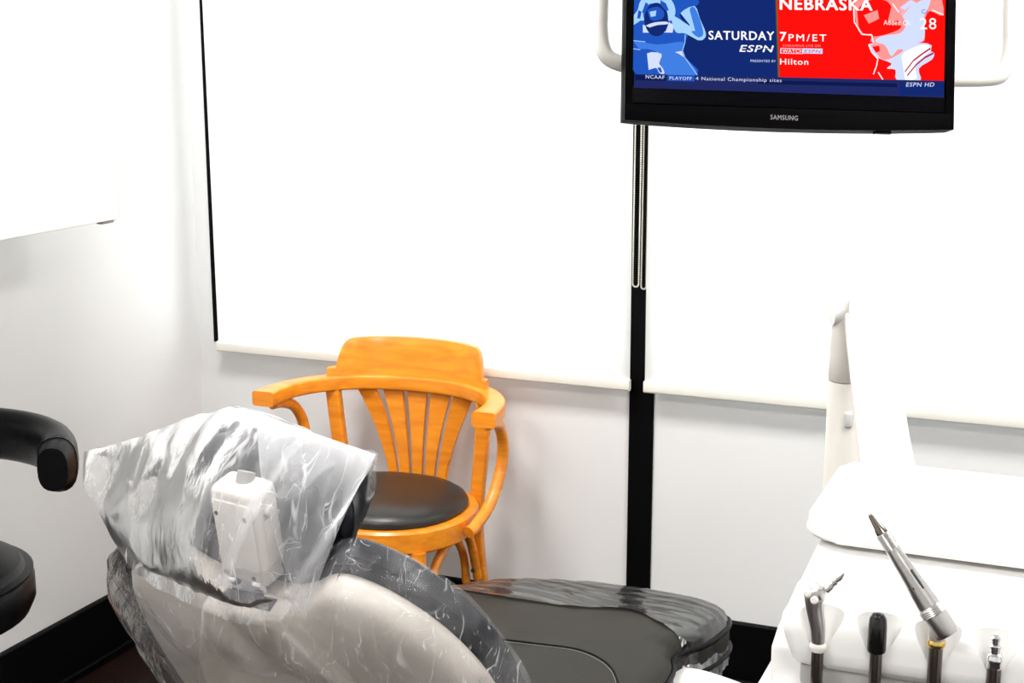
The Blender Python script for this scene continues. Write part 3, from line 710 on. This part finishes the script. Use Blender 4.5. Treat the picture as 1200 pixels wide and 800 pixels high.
# angled handpiece
t = inst('angled_handpiece', 'long silver handpiece leaning left over the rail and the tray', 'handpiece', 2)
stem(t, 'darksteel', .0058, .084)
bm = B(); lathe(bm, [(.0066, .083), (.0074, .0845), (.0074, .0875), (.0066, .089)], n=28); obj('ring', bm, 'brass', t, label='gold ring')
bm = B(); lathe(bm, [(.0062, .088), (.0062, .100), (.004, .106)])
ax = axis(V((.004, 0, .101)), (-.60, .10, .79))
lathe(bm, [(.0092, -.008), (.0102, -.006), (.0102, .011)], ax, 24); obj('motor', bm, 'satin', t)
bm = B(); prof = [(.0102, .011)]
for k in range(4): prof += [(.0110, .0118+k*.0016), (.0105, .0127+k*.0016)]
prof += [(.0094, .019)]; lathe(bm, prof, ax, 30); obj('nosecone_ring', bm, 'satin', t)
bm = B(); lathe(bm, [(.0094, .0185), (.0086, .032), (.0072, .052), (.0063, .067), (.0060, .070), (.0060, .073)], ax, 28); bd = obj('body', bm, 'satin', t)
bm = B(); prof = []
for k in range(13): prof += [(.0061, .072+k*.0012), (.0057, .0726+k*.0012)]
lathe(bm, prof, ax, 24); obj('knurled_grip', bm, 'satin', t)
bm = B(); lathe(bm, [(.0050, .0875), (.0044, .092), (.0039, .093), (.0026, .104), (.0014, .106)], ax, 20); obj('nose', bm, 'darksteel', t)
bm = B(); box(bm, -.0009, .0009, -.0015, .001, .034, .052, .0004, 1, ax @ Matrix.Translation((.0055, -.0055, 0))); lathe(bm, [(.0009, 0), (.0009, .0015)], ax @ Matrix.Translation((-.001, -.0078, .038)) @ Matrix.Rotation(pi/2, 4, 'X'), 8); obj('slot', bm, 'dgrey', bd)
# coupler
t = inst('handpiece_coupler', 'bare metal hose coupler standing fourth from left in the rail', 'handpiece', 3)
stem(t, 'darksteel', .0058, .074)
bm = B(); lathe(bm, [(.0060, .072), (.0060, .077), (.0065, .078), (.0065, .081), (.0059, .082), (.0059, .084), (.0042, .085), (.0042, .088), (.0048, .0885), (.0048, .091), (.0034, .092), (.0034, .095), (.0039, .0955), (.0039, .098), (.0026, .099), (.0024, .101)], n=24); obj('coupler', bm, 'chrome', t)
bm = B(); 
t = inst('hose_end', 'short grey hose end standing fifth from left in the rail, cut off by the frame', 'handpiece', 4)
stem(t, 'darksteel', .0058, .074)
bm = B(); lathe(bm, [(.006, .072), (.0062, .084), (.004, .088)], n=24); obj('cap', bm, 'grey', t)

# ------------------------------------------------------------------ television on its mount
TVO = V((-.4574, 2.1648, 1.4403))
yw, ti, ro = .49525, -.20031, .03544
X0 = V((cos(yw), sin(yw), 0)); N0 = V((sin(yw), -cos(yw), 0)); Z0 = V((0, 0, 1))
NN = N0*cos(ti)-Z0*sin(ti); ZZ = Z0*cos(ti)+N0*sin(ti)
TX = X0*cos(ro)-ZZ*sin(ro); TZ = ZZ*cos(ro)+X0*sin(ro)
def tp(u, v, d=0): return TX*u+TZ*v+NN*d        # d towards the viewer, relative to the thing's base
tv = thing('television', 'wall monitor with black bezel showing a blue and red football broadcast', 'television', TVO)
def edge(u): return -.0065*(1-(u/.25)**2)
W, Ht = .25, .330
outer = [(-W, Ht), (-W, 0.0)] + [(-W+.5*i/24, edge(-W+.5*i/24)) for i in range(1, 24)] + [(W, 0.0), (W, Ht)]
bm = B(); poly(bm, outer, lambda u, v, d: tp(u, v, d), -.035, -.004, .002, 2); obj('housing', bm, 'bezel', tv)
sx0, sx1, sy0, sy1 = -.2365, .2345, .0475, .313
bm = B()
def bar(pts): poly(bm, pts, lambda u, v, d: tp(u, v, d), -.006, .004, .0012, 2)
bar([(-W, 0.0)] + [(-W+.5*i/24, edge(-W+.5*i/24)) for i in range(1, 24)] + [(W, 0), (W, .0235), (-W, .0235)])
bar([(-W, .0225), (sx0-.002, .0225), (sx0-.002, Ht), (-W, Ht)]); bar([(sx1+.002, .0225), (W, .0225), (W, Ht), (sx1+.002, Ht)]); bar([(-W, sy1), (W, sy1), (W, Ht), (-W, Ht)])
bz = obj('bezel', bm, 'bezel', tv)
bm = B(); poly(bm, [(sx0-.003, .022), (sx1+.003, .022), (sx1+.003, sy0+.004), (sx0-.003, sy0+.004)], lambda u, v, d: tp(u, v, d), -.006, .0008); obj('lower_trim', bm, 'gloss', tv, False)
bm = B(); rod(bm, tp(sx0-.002, .0255, .002), tp(sx1+.002, .0255, .002), .0012, 8); obj('trim_line', bm, 'bezel', tv)
bm = B(); poly(bm, [(.13, -.009), (.155, -.009), (.155, -.001), (.13, -.001)], lambda u, v, d: tp(u, v, d), -.012, .0, .001, 1); obj('button', bm, 'gloss', tv)
bm = B(); poly(bm, [(W, .0), (W+.0042, .001), (W+.0042, Ht), (W, Ht)], lambda u, v, d: tp(u, v, d), -.034, -.006, .001, 1); obj('side_reflection', bm, 'cream', tv, label='pale strip painted as a reflection along the right side of the casing')  # pale colour stands in for white reflected by the casing side
# picture
def pic(name, k): M[name] = emit(name, *k); return name
pics = [pic('pic_navy', ((.006, .022, .16), 1)), pic('pic_red', ((1, .005, .004), 1)), pic('pic_blue', ((.015, .09, .50), 1)), pic('pic_light', ((.36, .62, 1), 1)),
        pic('pic_white', ((1, 1, 1), 1)), pic('pic_dark', ((.004, .010, .075), 1)), pic('pic_pale', ((.62, .70, .95), 1)), pic('pic_pink', ((1, .30, .28), 1)), pic('pic_crim', ((.45, .01, .06), 1)),
        pic('pic_ticker', ((.015, .022, .12), 1)), pic('pic_mid', ((.05, .20, .72), 1)), pic('pic_olive', ((.10, .10, .03), 1))]
K = {n[4:]: i for i, n in enumerate(pics)}
scr = B()
def flat(bm, pts, m, lay):
    if len(pts) >= 6 and 3 <= lay < 10 and pts[0] != pts[-1]:           # soften the traced outline
        q = [(u, v, 0) for u, v in pts]; q = q[-2:]+q+q[:2]
        pts = [(p.x, p.y) for p in crom(q, 3)[6:-7]]
    vs = [bm.verts.new(tp(u, v, .0008+.00006*lay)) for u, v in pts]
    es = [bm.edges.new((vs[i], vs[(i+1) % len(vs)])) for i in range(len(vs))]
    r = bmesh.ops.triangle_fill(bm, edges=es, use_beauty=True, normal=NN)
    for g in r['geom']:
        if isinstance(g, bmesh.types.BMFace): g.material_index = m
# photo pixel on the picture -> picture coordinates (the broadcast image itself is flat)
HC = None
def fit():
    src = [(741, 0), (745, 104), (1106, 108), (1105, 0)]
    dst = [(-.2407, .1761), (-.2335, .0462), (.2345, .056), (.2308, .194)]
    import numpy as np
    A = []; b = []
    for (x, y), (u, v) in zip(src, dst):
        A.append([x, y, 1, 0, 0, 0, -u*x, -u*y]); b.append(u); A.append([0, 0, 0, x, y, 1, -v*x, -v*y]); b.append(v)
    return list(np.linalg.solve(np.array(A, float), np.array(b, float)))+[1.0]
HC = fit()
def pu(x, y):
    h = HC; d = h[6]*x+h[7]*y+1; return ((h[0]*x+h[1]*y+h[2])/d, (h[3]*x+h[4]*y+h[5])/d)
c1 = lambda L: [pu(720+x/5, y/5) for x, y in L]      # tracing of the left half of the picture
c2 = lambda L: [pu(900+x/5, y/5) for x, y in L]      # tracing of the right half
cl = lambda P: [(min(max(u, sx0), sx1), min(max(v, sy0), sy1)) for u, v in P]
flat(scr, [(sx0, sy0), (sx1, sy0), (sx1, sy1), (sx0, sy1)], K['navy'], 0)
rd = c2([(64, 452), (1028, 474)]); tl = c2([(50, 0)])[0]
dx = (tl[0]-rd[0][0])/(tl[1]-rd[0][1])
flat(scr, [rd[0], (sx1, rd[1][1]), (sx1, sy1), (rd[0][0]+dx*(sy1-rd[0][1]), sy1)], K['red'], 1)
flat(scr, [(rd[0][0]-.002, rd[0][1]), (rd[0][0]+.0006, rd[0][1]), (rd[0][0]+dx*(sy1-rd[0][1])+.0006, sy1), (rd[0][0]+dx*(sy1-rd[0][1])-.002, sy1)], K['olive'], 2)
a0 = c1([(115, 435), (990, 462)])
flat(scr, cl([(sx0, sy0), (sx1, sy0), (sx1, rd[1][1]), (rd[0][0], rd[0][1]-.0005), a0[0], (sx0, a0[0][1])]), K['ticker'], 12)
flat(scr, c1([(120, 440), (300, 444), (300, 474), (120, 470)]), K['dark'], 13)
flat(scr, c1([(310, 442), (468, 446), (468, 478), (310, 474)]), K['blue'], 14)
flat(scr, c2([(-60, 470), (755, 490), (755, 512), (-60, 492)]), K['dark'], 13)
flat(scr, c2([(768, 484), (1028, 488), (1028, 560), (768, 556)]), K['navy'], 13)
# left player (generic figure in blue tones)
flat(scr, c1([(110, -160), (330, -160), (420, -60), (490, 0), (492, 22), (470, 40), (392, 75), (385, 100), (430, 190), (412, 250), (396, 300), (412, 335), (485, 438), (122, 432), (108, 240), (100, 160), (96, 60)]), K['blue'], 3)
flat(scr, c1([(104, 235), (250, 262), (400, 245), (396, 300), (412, 335), (485, 438), (300, 436), (240, 300), (108, 285)]), K['mid'], 4)
flat(scr, c1([(386, 78), (468, 36), (500, 110), (534, 192), (526, 226), (492, 236), (415, 196), (360, 190), (335, 120), (352, 96), (440, 152), (420, 120)]), K['light'], 5)
flat(scr, c1([(440, 60), (470, 46), (505, 130), (520, 200), (490, 220), (450, 185), (480, 170)]), K['mid'], 6)
flat(scr, c1([(96, 158), (98, 110), (135, 60), (150, 10), (190, -20), (300, -20), (345, 20), (356, 80), (330, 122), (300, 110), (296, 60), (262, 20), (190, 30), (168, 80), (172, 120), (140, 122)]), K['light'], 5)
flat(scr, c1([(166, 145), (200, 160), (218, 192), (166, 192)]), K['pale'], 5)
flat(scr, c1([(300, 185), (320, 130), (348, 150), (340, 192), (260, 190)]), K['pale'], 5)
import math as _m
flat(scr, c1([(245+70*cos(k*pi/12)*1.0, 115+98*sin(k*pi/12)) for k in range(24)]), K['navy'], 6)
flat(scr, c1([(190, 60), (250, 40), (290, 70), (280, 110), (225, 122), (200, 100)]), K['blue'], 7)
flat(scr, c1([(205, 70), (245, 62), (240, 95), (212, 100)]), K['light'], 8)
flat(scr, c1([(182, 152), (235, 132), (305, 128), (312, 142), (250, 148), (190, 166)]), K['pale'], 8)
for f in ([(268, 0), (300, 20), (318, 60), (302, 66), (270, 30)], [(182, 14), (196, 22), (176, 80), (160, 74)], [(140, 60), (158, 70), (150, 110), (132, 108)]): flat(scr, c1(f), K['blue'], 8)
flat(scr, c1([(190, 314), (274, 316), (262, 370), (282, 400), (292, 432), (262, 428), (242, 398), (184, 408)]), K['pale'], 6)
flat(scr, c1([(250, 398), (270, 395), (280, 425), (266, 425)]), K['blue'], 7)
flat(scr, c1([(354, 306), (394, 299), (406, 336), (380, 318)]), K['pale'], 6)
for pl in ([(414, 200), (412, 250), (398, 298), (412, 338), (484, 440)], [(418, 196), (492, 236)], [(104, 238), (180, 246)], [(108, 286), (150, 292)]):
    for p, q in zip(pl, pl[1:]):
        dxx, dyy = q[0]-p[0], q[1]-p[1]; l = sqrt(dxx*dxx+dyy*dyy); nx, ny = -dyy/l*2.2, dxx/l*2.2
        flat(scr, c1([(p[0]+nx, p[1]+ny), (q[0]+nx, q[1]+ny), (q[0]-nx, q[1]-ny), (p[0]-nx, p[1]-ny)]), K['light'], 9)
# right player (generic figure in red and white)
flat(scr, c2([(500, 50), (560, -60), (720, -120), (930, -150), (1000, -60), (1027, 90), (945, 65), (915, 130), (918, 215), (880, 252), (620, 256), (606, 206), (548, 202), (508, 130)]), K['pink'], 3)
flat(scr, c2([(520, 60), (600, 0), (700, 10), (740, 90), (780, 160), (700, 200), (620, 215), (606, 200), (556, 196), (520, 130)]), K['red'], 4)
flat(scr, c2([(560, 90), (640, 60), (650, 110), (590, 140)]), K['pink'], 5)
flat(scr, c2([(760, 60), (800, 25), (840, 0), (945, -20), (940, 40), (912, 100), (916, 210), (870, 252), (640, 252), (660, 214), (770, 196), (805, 150), (790, 100)]), K['pale'], 5)
flat(scr, c2([(726, 24), (800, 60), (840, 30), (770, 120), (700, 130)]), K['pink'], 5)
flat(scr, c2([(590, 260), (640, 256), (930, 254), (952, 300), (972, 312), (958, 350), (882, 402), (890, 476), (754, 470), (746, 410), (694, 402), (722, 372), (640, 338), (606, 300)]), K['pale'], 6)
flat(scr, c2([(600, 268), (680, 262), (720, 330), (760, 290), (790, 300), (700, 350), (640, 330)]), K['pink'], 7)
flat(scr, c2([(610, 275), (650, 268), (655, 300), (630, 310)]), K['red'], 8)
flat(scr, c2([(780, 330), (850, 280), (925, 262), (945, 300), (860, 380), (870, 460), (775, 460)]), K['white'], 7)
flat(scr, c2([(835, -40), (905, -40), (900, 0), (870, 18), (842, 4)]), K['pink'], 6)
for pl in ([(950, 284), (900, 318), (850, 356), (800, 422)], [(968, 312), (920, 336), (866, 380), (814, 444)]):
    for p, q in zip(pl, pl[1:]):
        flat(scr, c2([(p[0], p[1]-6), (q[0], q[1]-6), (q[0], q[1]+6), (p[0], p[1]+6)]), K['crim'], 9)
for pl in ([(500, 50), (504, 130), (548, 202), (606, 206), (616, 252)], [(588, 262), (606, 306), (642, 346), (634, 388), (616, 436)], [(644, 424), (676, 474)], [(728, 22), (764, 72)], [(960, 60), (1026, 88)]):
    for p, q in zip(pl, pl[1:]):
        dxx, dyy = q[0]-p[0], q[1]-p[1]; l = sqrt(dxx*dxx+dyy*dyy); nx, ny = -dyy/l*3, dxx/l*3
        flat(scr, c2([(p[0]+nx, p[1]+ny), (q[0]+nx, q[1]+ny), (q[0]-nx, q[1]-ny), (p[0]-nx, p[1]-ny)]), K['white'], 9)
flat(scr, c2([(205, 284), (318, 286), (318, 316), (202, 314)]), K['pale'], 8)           # streaming badge
for q in ([(72, 282), (205, 285), (205, 289), (72, 286)], [(72, 310), (203, 313), (203, 317), (72, 314)], [(72, 282), (78, 282), (76, 314), (70, 314)]): flat(scr, c2(q), K['pale'], 8)
def text(bm, s, p, q, cap, m, lay, bold=0.0, shear=0.0, sp=1.12):
    """lettering from picture point p to q (baseline), capital height cap"""
    cu = bpy.data.curves.new('t', 'FONT'); cu.body = s; cu.size = 1; cu.shear = shear; cu.space_character = sp; cu.resolution_u = 3
    to = bpy.data.objects.new('t', cu); COL.objects.link(to)
    dg = bpy.context.evaluated_depsgraph_get(); me = bpy.data.meshes.new_from_object(to.evaluated_get(dg))
    xs = [v.co.x for v in me.vertices]; x0, x1 = min(xs), max(xs)
    p, q = V(p).to_2d(), V(q).to_2d(); e = (q-p); up = V((-e.y, e.x)).normalized()
    vs = []
    en = e.normalized()
    for ox, oy in ([(0, 0)] if bold <= 0 else [(-1, 0), (1, 0), (0, -.6), (0, .6)]):      # heavier lettering: strokes laid side by side
        vs = []
        for v in me.vertices:
            r = p+e*((v.co.x-x0)/(x1-x0))+up*(v.co.y/.70*cap)+(en*ox+up*oy)*bold*cap*1.3; vs.append(bm.verts.new(tp(r.x, r.y, .0008+.00006*lay)))
        for f in me.polygons:
            bm.faces.new([vs[i] for i in f.vertices]).material_index = m
    bpy.data.objects.remove(to); bpy.data.curves.remove(cu); bpy.data.meshes.remove(me)
T1 = lambda x, y: (*pu(720+x/5, y/5), 0)
T2 = lambda x, y: (*pu(900+x/5, y/5), 0)
px = .00128/5
text(scr, 'SATURDAY', T1(552, 232), T1(934, 236), 50*px, K['white'], 10, .022)
text(scr, 'ESPN', T1(732, 303), T1(932, 306), 38*px, K['white'], 10, .03, .22)
flat(scr, c1([(728, 280), (936, 284), (936, 287), (728, 283)]), K['navy'], 11)
text(scr, 'PRESENTED BY', T1(796, 364), T1(944, 366), 14*px, K['pale'], 10)
text(scr, 'NEBRASKA', T2(70, 56), T2(608, 62), 68*px, K['white'], 10, .035)
text(scr, '7', T2(70, 240), T2(104, 241), 52*px, K['white'], 10, .03)
text(scr, 'PM/ET', T2(120, 241), T2(340, 243), 40*px, K['white'], 10, .012, 0, 1.3)
text(scr, 'STREAMING LIVE ON', T2(86, 275), T2(306, 276), 13*px, K['pink'], 10)
text(scr, 'WATCH', T2(84, 308), T2(202, 310), 18*px, K['white'], 10, .006)
text(scr, 'ESPN', T2(210, 309), T2(308, 311), 18*px, K['crim'], 10, .0, .2)
text(scr, 'Hilton', T2(70, 378), T2(234, 380), 34*px, K['white'], 10, .012)
text(scr, 'Added Ch.', T2(676, 146), T2(838, 150), 28*px, K['white'], 10)
text(scr, 'Ca', T2(898, 80), T2(938, 81), 24*px, K['blue'], 10)
text(scr, '28', T2(888, 172), T2(984, 172), 66*px, K['white'], 12, -.004)
text(scr, 'NCAAF', T1(182, 460), T1(292, 464), 20*px, K['pale'], 16, .01)
text(scr, 'PLAYOFF', T1(322, 467), T1(452, 470), 18*px, K['pale'], 16, .01)
text(scr, '4 National Championship sites', T1(474, 470), T1(978, 482), 20*px, K['pale'], 16)
text(scr, 'ESPN HD', T2(806, 508), T2(972, 508), 24*px, K['pale'], 16, .01, .2)
screen = obj('screen', scr, pics, tv, False, recalc=False)
bm = B(); text(bm, 'SAMSUNG', (*pu(902, 140.3), 0), (*pu(934, 141.6), 0), .0070, 0, 60, .02); obj('lettering', bm, 'grey', bz, False, label='grey lettering on the bezel', recalc=False)
# handles and mount
for s in (-1, 1):
    x = -.279 if s < 0 else .362; zz = .092 if s < 0 else .089
    bm = B(); pth = crom([tp(s*.17, zz-.006, -.055), tp(s*.22, zz-.004, -.055), tp(x-s*.035, zz, -.055), tp(x-s*.010, zz+.012, -.055), tp(x, zz+.045, -.055), tp(x, zz+.10, -.055), tp(x, .29, -.055), tp(x-s*.012, .318, -.055), tp(x-s*.045, .33, -.055), tp(s*.17, .33, -.055)], 6)
    sweep(bm, pth, circ(16, .0125), tuple(NN)); obj('handle', bm, 'handle', tv, label='white tubular loop handle')
bm = B(); poly(bm, [(-.18, .07), (.18, .07), (.18, .345), (-.18, .345)], lambda u, v, d: tp(u, v, d), -.07, -.0345, .008, 2); obj('mount_plate', bm, 'white', tv)
bm = B(); q = tp(0, .24, -.065); rod(bm, q, q+V((-.04, .12, .06)), .028, 20); q2 = q+V((-.04, .12, .0)); rod(bm, q2, V((q2.x, q2.y, ZC-TVO.z)), .03, 24); obj('mount_pole', bm, 'white', tv)
